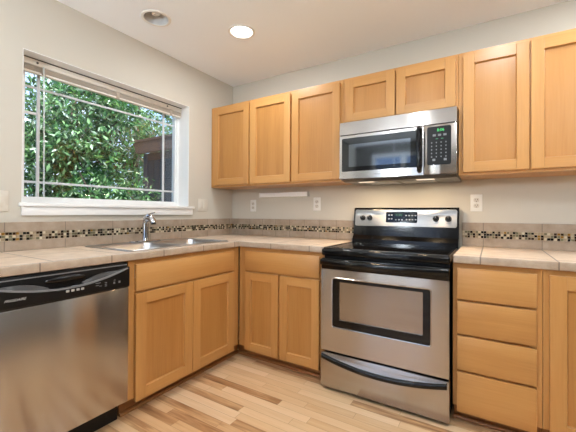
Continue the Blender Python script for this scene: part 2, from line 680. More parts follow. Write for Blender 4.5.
# ------------------------------------------------------------------ recessed ceiling lights
LENS = emis('lit_lens', (1, .96, .9, 1), 9)
REFL = mat('can_reflector', rgb(205, 205, 205), .35)
CFL = mat('frosted_bulb', rgb(235, 233, 228), .3)
lab = {0: 'lit round recessed ceiling light, nearest the kitchen corner', 1: 'unlit recessed ceiling light with a spiral bulb, above the window'}
for i, (x, y, lit) in enumerate(CANS):
    t = thing('recessed_light', lab.get(i, 'added recessed ceiling light out of view, supplies the rest of the room light'), 'ceiling light', (x, y, H), 0, 'recessed lights in the ceiling')
    MB().lathe([(.0765, .02), (.0765, -.002), (.080, -.006), (.094, -.005), (.097, 0), (.0765, .02)], (0, 0, 0), 'z', 40, cap0=False, cap1=False).done('trim_ring', WHITEP, t)
    MB().lathe([(.0762, -.001), (.070, .06), (.055, .125), (.0, .126)], (0, 0, 0), 'z', 32, cap0=False, cap1=False).done('reflector', WHITEP if lit else REFL, t)
    if lit:
        MB().lathe([(.0, .004), (.04, .002), (.074, .006), (.074, .012), (0, .013)], (0, 0, 0), 'z', 32, cap0=False, cap1=False).done('lens', LENS, t)
        d = bpy.data.lights.new('lamp', 'AREA')
        d.shape = 'DISK'
        d.size = .13
        d.energy = CAN_W
        d.color = (.92, .965, 1)
        o = bpy.data.objects.new('lamp', d)
        C.objects.link(o)
        o.parent = t
        o.location = (0, 0, -.008)
    else:
        MB().lathe([(.024, .125), (.024, .085), (.018, .075)], (0, 0, 0), 'z', 16).done('socket', WHITEP, t)
        pts = []
        for k in range(60):
            a = k / 59 * 2 * PI * 3
            pts.append((.021 * math.cos(a), .021 * math.sin(a), .078 - k / 59 * .058))
        MB().tube(pts, .0065, 8).done('spiral_bulb', CFL, t)


# added unseen uplights that brighten ceiling and upper cabinets: an opal globe sitting in an opaque bowl
OPAL = emis('opal_globe', (.82, .92, 1, 1), GLOBE_W / (4 * PI * PI * .12 * .12))
for x, y, lb_ in ((3.75, -2.7, 'added uplight bowl behind the camera on the right, unseen, brightens the ceiling'), (.95, -3.6, 'added uplight bowl by the patio door, unseen, brightens ceiling and upper cabinets')):
    gl = thing('fill_uplight', lb_, 'lamp', (x, y, H), 0, 'added uplights behind the camera')
    MB().lathe([(.07, -.001), (.07, -.012), (.05, -.025), (.0, -.026)], (0, 0, 0), 'z', 24, cap0=False, cap1=False).done('ceiling_rose', WHITEP, gl)
    MB().tube([(0, 0, -.02), (0, 0, -.66)], .004, 8).done('cord', WHITEP, gl)
    MB().lathe([(.12 * math.sin(PI * k / 16), -.78 + .12 * math.cos(PI * k / 16)) for k in range(17)], (0, 0, 0), 'z', 32, cap0=False, cap1=False).done('globe', OPAL, gl)
    MB().lathe([(.2, -.775), (.19, -.84), (.13, -.91), (.0, -.93), (0, -.925), (.127, -.905), (.186, -.838), (.196, -.775), (.2, -.775)], (0, 0, 0), 'z', 32, cap0=False, cap1=False).done('bowl_shade', WHITEP, gl)


# ------------------------------------------------------------------ cabinets (local: x along the run, front faces -y)
_doors = {}


def panel_door(parent, x, y, z, wd, ht, st=.064, name='door'):
    """shaker door: frame with chamfered inner lip and a recessed panel as a sub-part"""
    key = (round(wd, 3), round(ht, 3), st)
    if key not in _doors:
        T, e, dp, ch = .02, .003, .0145, .0035
        mb = MB()

        def R(i, yy):
            return [(i, yy, i), (wd - i, yy, i), (wd - i, yy, ht - i), (i, yy, ht - i)]

        mb.box(0, st, -T, 0, 0, ht, 0, e * .8)
        mb.box(wd - st, wd, -T, 0, 0, ht, 0, e * .8)
        mb.box(st - .0005, wd - st + .0005, -T + .0003, -.0003, 0, st, 1, e * .6)
        mb.box(st - .0005, wd - st + .0005, -T + .0003, -.0003, ht - st, ht, 1, e * .6)
        mb.loops([R(st - .002, -T + .003), R(st + ch, -T + dp), R(st - .002, -.003)], mats=[1, 0, 1, 0])
        a = mb.done(name, [WV, WH], None, smooth=20)
        b = MB().box(st - .004, wd - st + .004, -T + dp, -.002, st - .004, ht - st + .004).done('panel', WP)
        _doors[key] = (a.data, b.data)
        bpy.data.objects.remove(a)
        bpy.data.objects.remove(b)
    a = link(name, _doors[key][0], parent, (x, y, z))
    link('panel', _doors[key][1], a)
    return a


def drawer_front(parent, x, y, z, wd, ht, name='drawer_front'):
    return MB().box(0, wd, -.02, 0, 0, ht, bev=.003).done(name, WH, parent, (x, y, z))


def carcass(parent, wd, z0, z1, dep, rails, stiles, name='body'):
    """hollow cabinet box with a face frame; rails: list of z pairs, stiles: list of x pairs"""
    mb = MB()
    t = .016
    yf = -dep
    mb.box(0, t, yf + .018, -.002, z0, z1)
    mb.box(wd - t, wd, yf + .018, -.002, z0, z1)
    mb.box(t, wd - t, yf + .018, -.002, z0, z0 + t, 1)
    mb.box(t, wd - t, -.008, -.002, z0 + t, z1, 1)
    mb.box(t, wd - t, yf + .018, -.008, z1 - t, z1, 1) if z0 > 1 else mb.box(t, wd - t, yf + .018, yf + .1, z1 - t, z1, 1)
    for a, b in stiles:
        mb.box(a, b, yf, yf + .0181, z0, z1, 0, .001, 1)
    for a, b in rails:
        mb.box(.001, wd - .001, yf + .0004, yf + .018, a, b, 1)
    return mb.done(name, [WV, WH], parent)


def toe_kick(parent, wd, x0=0, dep=.535):
    MB().box(x0, wd, -dep, -dep + .012, 0, .1045).done('toe_kick', WT, parent)
    prof = [(0, 0), (-.018, 0), (-.018, .004), (-.0156, .0115), (-.0095, .017), (0, .019)]
    mb = MB()
    mb.loops([[(x, -dep + p, q) for p, q in prof] for x in (x0, wd)], cap0=True, cap1=True)
    mb.done('shoe_moulding', WT, parent)


BZ0, BZ1, BD = .105, .871, .61
LZ0, LZ1, DZ0, DZT = .086, .684, .698, .845

# sink base on the left wall
c = thing('base_cabinet', 'maple sink base cabinet under the window, two doors below a wide false drawer', 'cabinet', (0, -1.538, 0), PI / 2)
W_ = 1.538 - .614
carcass(c, W_, BZ0, BZ1, BD, [(BZ0, BZ0 + .04), (.675, .71), (BZ1 - .03, BZ1)], [(0, .04), (.4, .455), (W_ - .05, W_)])
drawer_front(c, .040, -BD, DZ0, .812, DZT - DZ0)
panel_door(c, .040, -BD, LZ0, .404, LZ1 - LZ0)
panel_door(c, .449, -BD, LZ0, .404, LZ1 - LZ0)
toe_kick(c, W_ + .614 - .535)

# corner base on the back wall
c = thing('base_cabinet', 'maple base cabinet in the corner left of the stove, one drawer over two doors', 'cabinet', (.616, 0, 0))
W_ = 1.345 - .616
carcass(c, W_, BZ0, BZ1, BD, [(BZ0, BZ0 + .04), (.675, .71), (BZ1 - .03, BZ1)], [(0, .066), (.36, .40), (W_ - .03, W_)])
drawer_front(c, .067, -BD, DZ0, .636, DZT - DZ0, 'drawer')
panel_door(c, .067, -BD, LZ0, .305, LZ1 - LZ0, .06)
panel_door(c, .390, -BD, LZ0, .313, LZ1 - LZ0, .06)
toe_kick(c, W_, .535 - .616 + .013)

# drawer bank right of the range
c = thing('base_cabinet', 'maple base cabinet right of the stove with a stack of four drawers', 'cabinet', (2.118, 0, 0))
W_ = .388
carcass(c, W_, BZ0, BZ1, BD, [(BZ0, BZ0 + .03), (.284, .313), (.476, .505), (.66, .689), (BZ1 - .03, BZ1)], [(0, .03), (W_ - .03, W_)])
for a, b in ((.08, .292), (.305, .484), (.497, .668), (.681, DZT)):
    drawer_front(c, .022, -BD, a, .343, b - a, 'drawer')
toe_kick(c, W_)

c = thing('base_cabinet', 'maple base cabinet with a full height door at the right edge of the photo', 'cabinet', (2.508, 0, 0))
W_ = .6
carcass(c, W_, BZ0, BZ1, BD, [(BZ0, BZ0 + .03), (BZ1 - .03, BZ1)], [(0, .04), (W_ - .04, W_)])
panel_door(c, .024, -BD, LZ0, .55, DZT - LZ0, .064)
toe_kick(c, W_)

# end panel beyond the dishwasher
tag(MB().box(0, .61, -2.19, -2.168, 0, .871, bev=.001).done('end_panel', WV), 'maple end panel on the far left side of the dishwasher', 'cabinet panel')

UZ0, UZ1, UD = 1.372, 2.134, .305
ud0, ud1 = 1.389, 2.112


def upper(x0, x1, z0, doors, dz0, dz1, label):
    c = thing('upper_cabinet', label, 'cabinet', (x0, 0, 0))
    W_ = x1 - x0
    carcass(c, W_, z0, UZ1, UD, [(z0, z0 + .04), (UZ1 - .04, UZ1)], [(0, .045), (W_ - .045, W_)] + ([((doors[0][1] + doors[1][0]) / 2 - x0 - .02, (doors[0][1] + doors[1][0]) / 2 - x0 + .02)] if len(doors) > 1 else []))
    for a, b in doors:
        panel_door(c, a - x0, -UD, dz0, b - a, dz1 - dz0, .06)
    return c


upper(.002, .476, UZ0, [(.046, .467)], ud0, ud1, 'single-door maple upper cabinet in the corner by the window')
upper(.4775, 1.3555, UZ0, [(.485, .897), (.915, 1.331)], ud0, ud1, 'two-door maple upper cabinet between the corner cabinet and the microwave')
upper(1.357, 2.1195, 1.789, [(1.378, 1.734), (1.743, 2.104)], 1.804, ud1, 'short two-door maple upper cabinet above the microwave')
upper(2.121, 2.86, UZ0, [(2.146, 2.477), (2.485, 2.835)], ud0, ud1, 'two-door maple upper cabinet right of the microwave')

# ------------------------------------------------------------------ counters and backsplash
TXY = tile('counter_tile', 'xy', .3165, .3165, (.02, 0), rough=.4, tint=1.3, spec=.9, grout=.004)  # top tinted lighter than its edge tiles, window glare put into the colour
TXZ = tile('tile_back_edge', 'xz', .3165, 2, (.02, 1), tint=1.1, grout=.0035)
TYZ = tile('tile_left_edge', 'yz', .3165, 2, (.06, 1), tint=1.1, grout=.0035)
CZ0, CZ1 = .872, .912


def edge(mb, x0, x1, y0, y1):
    mb.box(x0, x1, y0, y1, CZ0, CZ1, bev=.004, seg=3)


ct = thing('countertop', 'L-shaped beige tile countertop around the sink corner', 'countertop', (0, 0, CZ0))
ct.location = (0, 0, 0)
SX0, SX1, SY0, SY1 = .075, .57, -1.505, -.67
mb = MB()
slab(mb, [(.002, -2.19), (.624, -2.19), (.624, -.624), (1.344, -.624), (1.344, -.002), (.002, -.002)], [rect(SX0 + .02, SX1 - .02, SY0 + .02, SY1 - .02)], lambda u, v, t: (u, v, t), CZ1 - .001, CZ0)
mb.done('tile_top', TXY, ct)
mb = MB()
edge(mb, .622, .636, -2.19, -.622)
mb.done('edge_trim', TYZ, ct)
mb = MB()
edge(mb, .622, 1.345, -.636, -.622)
mb.done('edge_trim', TXZ, ct)
c2 = thing('countertop', 'beige tile countertop on the right of the stove', 'countertop', (2.1205, 0, 0))
TXY2 = tile('counter_tile_right', 'xy', .318, .56, (.1915, 0), rough=.4, tint=1.3, spec=.9, grout=.004)  # same raised tint: daylight on the top is put into the tile colour
TXZ2 = tile('tile_right_edge', 'xz', .318, 2, (.1915, 1), tint=1.1, grout=.0035)
MB().box(0, .99, -.624, -.002, CZ0, CZ1 - .001).done('tile_top', TXY2, c2)
mb = MB()
edge(mb, 0, .99, -.636, -.622)
mb.done('edge_trim', TXZ2, c2)

MOS = [mat('mosaic_black', rgb(30, 26, 24), .12), mat('mosaic_brown', rgb(66, 48, 34), .15), mat('mosaic_tan', rgb(166, 150, 126), .2), mat('mosaic_cream', rgb(208, 196, 170), .2), mat('mosaic_olive', rgb(120, 116, 92), .15), mat('mosaic_amber', rgb(150, 112, 52), .15)]
GROUT = mat('grout', rgb(182, 166, 144), .8)
SZ0, SZ1, SZ2, SZ3 = .9125, .970, 1.0185, 1.0745


def backsplash(label, loc, rz, ln, tm, seed):
    c = thing('backsplash', label, 'tile backsplash', loc, rz)
    MB().box(0, ln, -.011, -.001, SZ0, SZ1 - .001, bev=.001, seg=1).done('lower_tile_row', tm, c)
    MB().box(0, ln, -.011, -.001, SZ2 + .001, SZ3, bev=.001, seg=1).done('upper_tile_row', tm, c)
    rd = random.Random(seed)
    mb = MB()
    mb.box(0, ln, -.0075, -.001, SZ1 - .001, SZ2 + .001, len(MOS))
    p = (SZ2 - SZ1) / 3
    n = int(ln / p)
    last = [9, 9, 9]
    for i in range(n):
        for j in range(3):
            m = rd.choices(range(6), (32, 16, 22, 14, 13, 3))[0]
            if m < 2 and last[j] < 2 and rd.random() < .55:
                m = rd.choices(range(2, 6), (24, 14, 13, 2))[0]
            last[j] = m
            x, z = i * ln / n, SZ1 + j * p
            mb.box(x + .0015, x + ln / n - .0015, -.011, -.006, z + .0015, z + p - .0015, m)
    mb.done('mosaic_band', MOS + [GROUT], c)


TS1 = tile('splash_tile_left', 'xz', .305, 2, (0, 1), rough=.35)
TS2 = tile('splash_tile_back', 'xz', .155, 2, (.08, 1), rough=.35)
TS3 = tile('splash_tile_right', 'xz', .318, 2, (.19, 1), rough=.35)
backsplash('tan tile backsplash with mosaic band along the left wall under the window', (.0, -2.19, 0), PI / 2, 2.19, TS1, 3)
backsplash('tan tile backsplash with mosaic band on the back wall left of the stove', (.012, 0, 0), 0, 1.345 - .012, TS2, 4)
backsplash('tan tile backsplash with mosaic band on the back wall right of the stove', (2.1205, 0, 0), 0, .99, TS3, 5)

# ------------------------------------------------------------------ sink and faucet
sk = thing('kitchen_sink', 'stainless double bowl drop-in sink set in the tile counter', 'sink', ((SX0 + SX1) / 2, (SY0 + SY1) / 2, CZ1))
sw, sl = SX1 - SX0, SY1 - SY0
bw, blg = sw - .125, sl / 2 - .045
bcx = .035
mb = MB()
out = rrect(0, 0, sw, sl, .03)
holes = [rrect(bcx, s * (blg / 2 + .012), bw, blg, .05) for s in (-1, 1)]
slab(mb, out, holes, lambda u, v, t: (u, v, t), .004, .0)
mb.loops([[(u, v, .004) for u, v in rrect(0, 0, sw - .006, sl - .006, .028)], [(u, v, .0065) for u, v in rrect(0, 0, sw - .012, sl - .012, .026)], [(u, v, .004) for u, v in rrect(0, 0, sw - .02, sl - .02, .024)]])
mb.done('rim', SINKST, sk)
for s in (-1, 1):
    cy_ = s * (blg / 2 + .012)
    mb = MB()
    lv = [(0, .004, .05), (.004, -.004, .05), (.008, -.12, .05), (.02, -.16, .05), (.05, -.175, .05)]
    mb.loops([[(u, v, z) for u, v in rrect(bcx, cy_, bw - 2 * i, blg - 2 * i, r)] for i, z, r in lv], cap1=True)
    b = mb.done('bowl', SINKST, sk)
    MB().lathe([(.042, -.1745), (.042, -.172), (.03, -.173), (.012, -.174)], (bcx, cy_, 0), 'z', 24).done('drain', CHROME, b)

fa = thing('faucet', 'single-lever chrome pull-out faucet behind the sink', 'faucet', (.112, -1.085, CZ1 + .0045))
mb = MB()
mb.loops([[(u, v, z) for u, v in rrect(0, 0, .055 - i, .25 - i, .027 - i / 2)] for i, z in ((0, 0), (0, .006), (.008, .010))], cap0=True, cap1=True)
mb.done('deck_plate', CHROME, fa)
MB().lathe([(.027, .009), (.0255, .02), (.0225, .04), (.0215, .10), (.023, .135)], (0, 0, 0), 'z', 24).done('faucet_body', CHROME, fa)
MB().tube([(0, .0, .125), (.006, .001, .158), (.026, .004, .180), (.052, .008, .176), (.070, .012, .152), (.074, .013, .138)], [.023, .0225, .022, .022, .0215, .0205], 16).done('spout', CHROME, fa)
MB().lathe([(.0185, -.006), (.0185, .003), (.012, .004)], (.075, .0132, .135), 'z', 16).done('spray_face', BLACKP, fa)
MB().tube([(-.021, -.004, .130), (-.014, -.002, .172), (.008, .004, .198), (.044, .012, .208), (.078, .02, .216)], [.008, .0095, .009, .0075, .005], 10, sq=.7).done('lever', CHROME, fa)

# ------------------------------------------------------------------ dishwasher (local frame turned to the left wall)
dw = thing('dishwasher', 'stainless dishwasher with a black control panel at the left', 'dishwasher', (0, -2.163, 0), PI / 2)
DW = .612
MB().box(.004, DW - .004, -.60, -.03, .125, .866).done('tub', DARK, dw)
MB().box(.006, DW - .006, -.552, -.535, .0, .125).done('toe_panel', BLACKP, dw)
MB().box(.004, DW - .004, -.648, -.60, .128, .735, bev=.004).done('door', STEEL, dw)
# control panel: bulged lower face with a smile-shaped lip below the pocket handle
mb = MB()
mb.box(.004, DW - .004, -.632, -.60, .737, .866, bev=.003)
NX = 32
lps = []
for k in range(NX + 1):
    x = .004 + (DW - .008) * k / NX
    s = (x - DW / 2) / (DW / 2)
    zt = .790 + .055 * s * s
    yb = -.652 - .008 * (1 - s * s)
    lps.append([(x, -.625, .737), (x, yb + .006, .737), (x, yb, .745), (x, yb, zt - .005), (x, yb + .004, zt), (x, -.625, zt)])
mb.loops(lps, cap0=True, cap1=True)
cp = mb.done('control_panel', BLACKP, dw)
lps = []
for k in range(NX + 1):
    x = .012 + (DW - .024) * k / NX
    s = (x - DW / 2) / (DW / 2)
    zt = .790 + .055 * s * s
    yb = -.652 - .008 * (1 - s * s)
    lps.append([(x, yb - .0006, zt - .006), (x, yb + .002, zt + .0012), (x, yb + .008, zt + .0012), (x, yb + .006, zt - .006)])
MB().loops(lps, cap0=True, cap1=True).done('lip_trim', LIPM, cp)
mb = MB()
mb.loops([[(x, -.6325, z), (x, -.6325, z + .004), (x, -.636, z + .004), (x, -.636, z)] for x, z in ((.01, .852), (DW - .01, .852))], cap0=True, cap1=True)
mb.done('top_trim', SILVERP, cp)
# grey scoop inside the pocket
for sgn in (-1, 1):
    mb = MB()
    lps = []
    for k in range(9):
        q = k / 8
        x = DW / 2 + sgn * (.07 + .20 * q)
        s = (x - DW / 2) / (DW / 2)
        zt = .790 + .055 * s * s
        h = .022 * math.sin(PI * min(1, q * 1.0 + .08)) + .001
        lps.append([(x, -.632, zt), (x, -.646, zt), (x, -.640, zt + h), (x, -.632, zt + h)])
    mb.loops(lps, cap0=True, cap1=True).done('pocket_scoop', SCOOP, cp)
MB().loft_x([(DW / 2 + .085 * math.cos(PI * (1 - k / 12)), -.634, .828, .006 + .004 * math.sin(PI * k / 12), .003 + .013 * math.sin(PI * k / 12)) for k in range(13)]).done('handle', BLACK, cp)
yl = -.6612
for x in (.303, .325, .347, .367):
    MB().box(x - .0065, x + .0065, yl - .001, yl + .006, .769, .779, bev=.001).done('button', PALE, cp)
for x in (.522, .550):
    MB().box(x - .005, x + .005, -.6566, -.648, .768, .779, bev=.001).done('button', GREYPR, cp)
for x, z, wd in ((.335, .792, .022), (.440, .786, .024), (.436, .775, .016), (.452, .770, .012), (.478, .782, .010), (.478, .774, .010), (.478, .766, .010), (.524, .787, .010)):
    MB().box(x - wd / 2, x + wd / 2, -.6614 if x < .4 else -.6596 if x < .5 else -.6568, -.65, z - .0015, z + .0015).done('marking', GREYPR, cp)
text('lettering', 'FRIGIDAIRE', .014, PALE, cp, (.110, -.6580, .776), (PI / 2, 0, math.radians(-1)), shear=.35, sx=1.0)

# ------------------------------------------------------------------ range
rg = thing('electric_range', 'stainless freestanding electric range with a black glass cooktop', 'stove', (1.352, 0, 0))
RW = .757
MB().box(.004, RW - .004, -.625, -.03, .03, .885).done('body', BLACKP, rg)
for x in (.03, RW - .06):
    for y in (-.58, -.08):
        MB().lathe([(.016, 0), (.016, .03)], (x + .015, y, 0), 'z', 12).done('foot', DARK, rg)
# storage drawer
d_ = MB().box(.001, RW - .001, -.672, -.625, .022, .243, bev=.005).done('drawer', STEEL, rg)
SAG = lambda x: (1 - ((x - RW / 2) / (RW / 2 - .01)) ** 2)
MB().loft_x([(.012 + (RW - .024) * k / 28, -.677 - .012 * SAG(.012 + (RW - .024) * k / 28), .219 - .043 * SAG(.012 + (RW - .024) * k / 28), .013, .0155) for k in range(29)], pw=.7).done('handle', BLACK, d_)
lps = []
for k in range(29):
    x = .016 + (RW - .032) * k / 28
    zb = .222 - .043 * SAG(x)
    lps.append([(x, -.671, .240), (x, -.6735, .240), (x, -.679 - .006 * SAG(x), zb), (x, -.671, zb)])
MB().loops(lps, cap0=True, cap1=True).done('handle_plate', STEEL, d_)
# oven door
OX0, OX1, OZ0, OZ1 = 1.431 - 1.352, 2.017 - 1.352, .411, .722
mb = MB()
ring = lambda i, y, r: [(u, y, v) for u, v in rrect((OX0 + OX1) / 2, (OZ0 + OZ1) / 2, OX1 - OX0 - 2 * i, OZ1 - OZ0 - 2 * i, r)]
slab(mb, rect(.003, RW - .003, .256, .776), [[(u, v) for u, v in rrect((OX0 + OX1) / 2, (OZ0 + OZ1) / 2, OX1 - OX0, OZ1 - OZ0, .014)]], lambda u, v, t: (u, t, v), -.672, -.630)
od = mb.done('oven_door', STEEL, rg, smooth=30)
mb = MB()
mb.loops([ring(-.004, -.6722, .018), ring(-.002, -.6745, .016), ring(.003, -.6735, .012), ring(.004, -.668, .012)])
mb.done('window_trim', STEEL, od)
OVEN_IN = mat('oven_inner_glass', rgb(120, 108, 96), .16, .0, Coat_Weight=1.0, Coat_Roughness=.03)
mb = MB()
mb.loops([ring(.001, -.632, .013), ring(.001, -.669, .013)], cap0=True)
in_ = lambda y: [(u, y, v) for u, v in rrect((OX0 + OX1) / 2 + .003, (OZ0 + OZ1) / 2 + .014, OX1 - OX0 - .092, OZ1 - OZ0 - .072, .006)]
mb.loops([ring(.001, -.669, .013), in_(-.669)])
mb.done('window_border', BLACKG, od)
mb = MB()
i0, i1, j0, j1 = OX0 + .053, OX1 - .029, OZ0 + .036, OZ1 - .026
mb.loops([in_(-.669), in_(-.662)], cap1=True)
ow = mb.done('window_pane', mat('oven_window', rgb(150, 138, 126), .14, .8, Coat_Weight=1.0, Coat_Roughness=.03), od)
MB().box(.003, RW - .003, -.674, -.632, .777, .846, bev=.006).done('door_cap', BLACK, od)
BOW = lambda x: (1 - abs((x - RW / 2) / (RW / 2 - .012)) ** 2.6)
hs = [.006 + (RW - .012) * k / 28 for k in range(29)]
MB().loft_x([(x, -.684 - .034 * BOW(x), .823, .012, .0185) for x in hs], pw=.75).done('handle', BLACK, od)
for x in (.25, .50):
    MB().box(x - .02, x + .02, -.712, -.67, .815, .83, bev=.003).done('handle_post', BLACKP, od)
# cooktop
mb = MB()
mb.box(0, RW, -.668, -.10, .860, .906, bev=.012, seg=4)
ck = mb.done('cooktop', BLACK, rg)
MB().box(.018, RW - .018, -.645, -.118, .9062, .9085, bev=.001, seg=1).done('ceramic_glass', BLACKG, ck)
lp = [[(u, v, .9085 + h) for u, v in rrect(RW / 2, -.3815, RW - 2 * i, .555 - 2 * i, .014)] for i, h in ((.004, -.004), (.006, .0025), (.011, .0035), (.016, .001), (.017, -.004))]
MB().loops(lp).done('raised_rim', BLACK, ck)
RINGM = mat('burner_ring_print', rgb(46, 47, 50), .15)
for x, y, r in ((.2, -.5, .115), (.56, -.5, .09), (.2, -.25, .085), (.56, -.25, .11)):
    MB().lathe([(r - .003, .9086), (r - .003, .9090), (r, .9090), (r, .9086)], (x, y, 0), 'z', 48, cap0=False, cap1=False).done('burner_ring', RINGM, ck)
# backguard
gx0, gx1 = .006, RW - .002
mb = MB()
lps = []
for x0_, x1_, y, z0_, z1_ in ((0, 0, 0, 0, 0),):
    pass
pr = [(-.03, .895), (-.125, .895), (-.122, .935), (-.098, .965), (-.092, 1.03), (-.076, 1.166), (-.066, 1.178), (-.03, 1.178)]
mb.loops([[(x, a, b) for a, b in pr] for x in (gx0, gx1)], cap0=True, cap1=True)
bgd = mb.done('backguard', BLACK, rg, smooth=20)
# stainless console on the sloped face between z=1.035 and 1.166
z_a, z_b = 1.034, 1.166
yf_ = lambda z: -.092 + (z - 1.03) / (1.166 - 1.03) * .016
lp0, lp1, lp2 = [], [], []
for u, v in rrect((gx0 + gx1) / 2, (z_a + z_b) / 2, gx1 - gx0 - .022, z_b - z_a - .006, .014):
    lp0.append((u, yf_(v) + .001, v))
    lp1.append((u, yf_(v) - .003, v))
for u, v in rrect((gx0 + gx1) / 2, (z_a + z_b) / 2, gx1 - gx0 - .028, z_b - z_a - .012, .012):
    lp2.append((u, yf_(v) - .0045, v))
mb = MB().loops([lp0, lp1, lp2], cap1=True)
con = mb.done('console', STEELC, bgd, smooth=0)
tilt = math.atan2(.016, .136)


def on_console(z, d=0):
    return yf_(z) - .0045 - d


for x in (.080, .136, .610, .690):
    z = 1.099
    k = MB().lathe([(.0205, 0), (.0205, -.004), (.0175, -.007), (.0155, -.022), (.013, -.024)], (0, 0, 0), 'y', 24).done('knob', BLACKP, bgd, (x, on_console(z), z))
    k.rotation_euler = (-tilt, 0, 0)
    p = MB().box(-.0035, .0035, -.030, -.004, -.0165, .0165, bev=.002).done('grip', BLACKP, k)
    MB().box(-.001, .001, -.0306, -.029, .006, .0155).done('pointer', PALE, k)
    MB().box(-.012, .012, -.0008, .001, -.034, -.031).done('marking', GREYPR, k)
dz0, dz1 = 1.066, 1.147
dx0, dx1 = 1.612 - 1.352, 1.839 - 1.352
mb = MB()
q0 = [(u, on_console(v) + .001, v) for u, v in rrect((dx0 + dx1) / 2, (dz0 + dz1) / 2, dx1 - dx0, dz1 - dz0, .008)]
q1 = [(u, on_console(v) - .002, v) for u, v in rrect((dx0 + dx1) / 2, (dz0 + dz1) / 2, dx1 - dx0 - .003, dz1 - dz0 - .003, .007)]
ds = mb.loops([q0, q1], cap1=True).done('display', BLACKG, bgd)
KEYM = mat('key_print', rgb(138, 142, 150), .5)


def key(x, z, wd, ht, m=KEYM, name='key'):
    y = on_console(z, .002)
    MB().box(x - wd / 2, x + wd / 2, y - .0008, y + .002, z - ht / 2, z + ht / 2).done(name, m, ds)


for x in (.284, .304):
    for z in (1.122, 1.094):
        key(x, z, .012, .010)
for k in range(4):
    key(.408 + k * .022, 1.120, .012, .009)
    key(.412 + k * .021, 1.090, .011, .009)
for k in range(3):
    key(.335 + k * .022, 1.088, .010, .009)
key(.356, 1.122, .06, .026, mat('clock_window', rgb(30, 44, 34), .1), 'clock_window')
text('clock_digits', '11:06', .02, emis('clock_green', (.12, .5, .22, 1), .25), ds, (.356, on_console(1.122, .0032), 1.122), (PI / 2 - tilt, 0, 0))
text('lettering', 'FRIGIDAIRE', .008, GREYPR, bgd, (RW / 2, on_console(1.054, .0002), 1.052), (PI / 2 - tilt, 0, 0), shear=.3)
MB().box(RW / 2 + .175, RW / 2 + .185, on_console(1.143, .0015), on_console(1.143) + .002, 1.141, 1.145).done('indicator', SLOT, bgd)

# ------------------------------------------------------------------ over-the-range microwave
mw = thing('microwave', 'stainless over-the-range microwave mounted above the stove', 'microwave', (1.3605, 0, 1.357))
MWW = .757
Z = lambda z: z - 1.357
MB().box(.002, MWW - .002, -.352, -.004, Z(1.378), Z(1.784), bev=.003).done('case', GREYM, mw)
mb = MB()
mb.loops([[(x, -.35, Z(1.784)), (x, -.388, Z(1.784)), (x, -.393, Z(1.694)), (x, -.35, Z(1.694))] for x in (0, MWW)], cap0=True, cap1=True)
mb.done('vent_grille', STEEL, mw, smooth=10)
MB().box(.004, MWW - .004, -.384, -.351, Z(1.687), Z(1.695)).done('seam', DARK, mw)
xs_ = 1.931 - 1.3605
wx0, wx1, wz0, wz1 = .018, .548, Z(1.431), Z(1.668)
mb = MB()
slab(mb, rect(0, xs_ - .0015, Z(1.380), Z(1.687)), [rrect((wx0 + wx1) / 2, (wz0 + wz1) / 2, wx1 - wx0, wz1 - wz0, .008)], lambda u, v, t: (u, t, v), -.392, -.352)
md = mb.done('door', STEEL, mw)
rg2 = lambda i, y, r: [(u, y, v) for u, v in rrect((wx0 + wx1) / 2, (wz0 + wz1) / 2, wx1 - wx0 - 2 * i, wz1 - wz0 - 2 * i, r)]
mb = MB().loops([rg2(.0005, -.356, .008), rg2(.0005, -.3905, .008)], cap0=True, cap1=True)
wn_ = mb.done('door_window', BLACKG, md)
mb = MB()
mb.box(.070, .490, -.3912, -.3895, Z(1.463), Z(1.622))
mb.done('mesh_screen', mat('dark_tinted_screen', rgb(96, 100, 106), .06, 1.0), wn_)
text('lettering', 'FRIGIDAIRE', .010, GREYPR, md, (.275, -.3924, Z(1.404)), (PI / 2, 0, 0), shear=.3)
hp = [(.545, -.388, Z(1.684)), (.545, -.408, Z(1.680)), (.545, -.425, Z(1.662)), (.545, -.431, Z(1.62)), (.545, -.431, Z(1.49)), (.545, -.425, Z(1.432)), (.545, -.408, Z(1.410)), (.545, -.388, Z(1.405))]
MB().tube(hp, [.014, .0135, .0135, .0125, .0125, .0135, .0135, .014], 14).done('handle', BLACK, md)
mb = MB().box(xs_ + .0015, MWW, -.392, -.352, Z(1.380), Z(1.687), bev=.002)
pn = mb.done('control_panel', STEEL, mw)
kx0, kx1, kz0, kz1 = .590, .727, Z(1.437), Z(1.676)
mb = MB().loops([[(u, y, v) for u, v in rrect((kx0 + kx1) / 2, (kz0 + kz1) / 2, kx1 - kx0, kz1 - kz0, r)] for y, r in ((-.390, .012), (-.3935, .012))], cap1=True)
kp = mb.done('keypad', BLACKP, pn)
text('clock_digits', '8:06', .024, emis('microwave_green', (.08, .8, .2, 1), 1.2), kp, (.668, -.3938, Z(1.652)), (PI / 2, 0, 0))
for k in range(3):
    MB().box(.623 + k * .03, .641 + k * .03, -.3945, -.393, Z(1.615), Z(1.628), bev=.0004, seg=1).done('key', GREYPR, kp)
GRN = emis('green_print', (.08, .5, .2, 1), .5)
for k in range(2):
    MB().box(.640 + k * .03, .654 + k * .03, -.3942, -.393, Z(1.597), Z(1.601)).done('marking', GRN, kp)
for r_ in range(5):
    for k in range(4):
        z = Z(1.576 - r_ * .022)
        MB().box(.614 + k * .027, .620 + k * .027, -.3942, -.393, z - .004, z + .004).done('key', GREYPR, kp)
for x in (.630, .694):
    MB().box(x - .008, x + .008, -.3942, -.393, Z(1.462), Z(1.476)).done('key', GREYPR, kp)
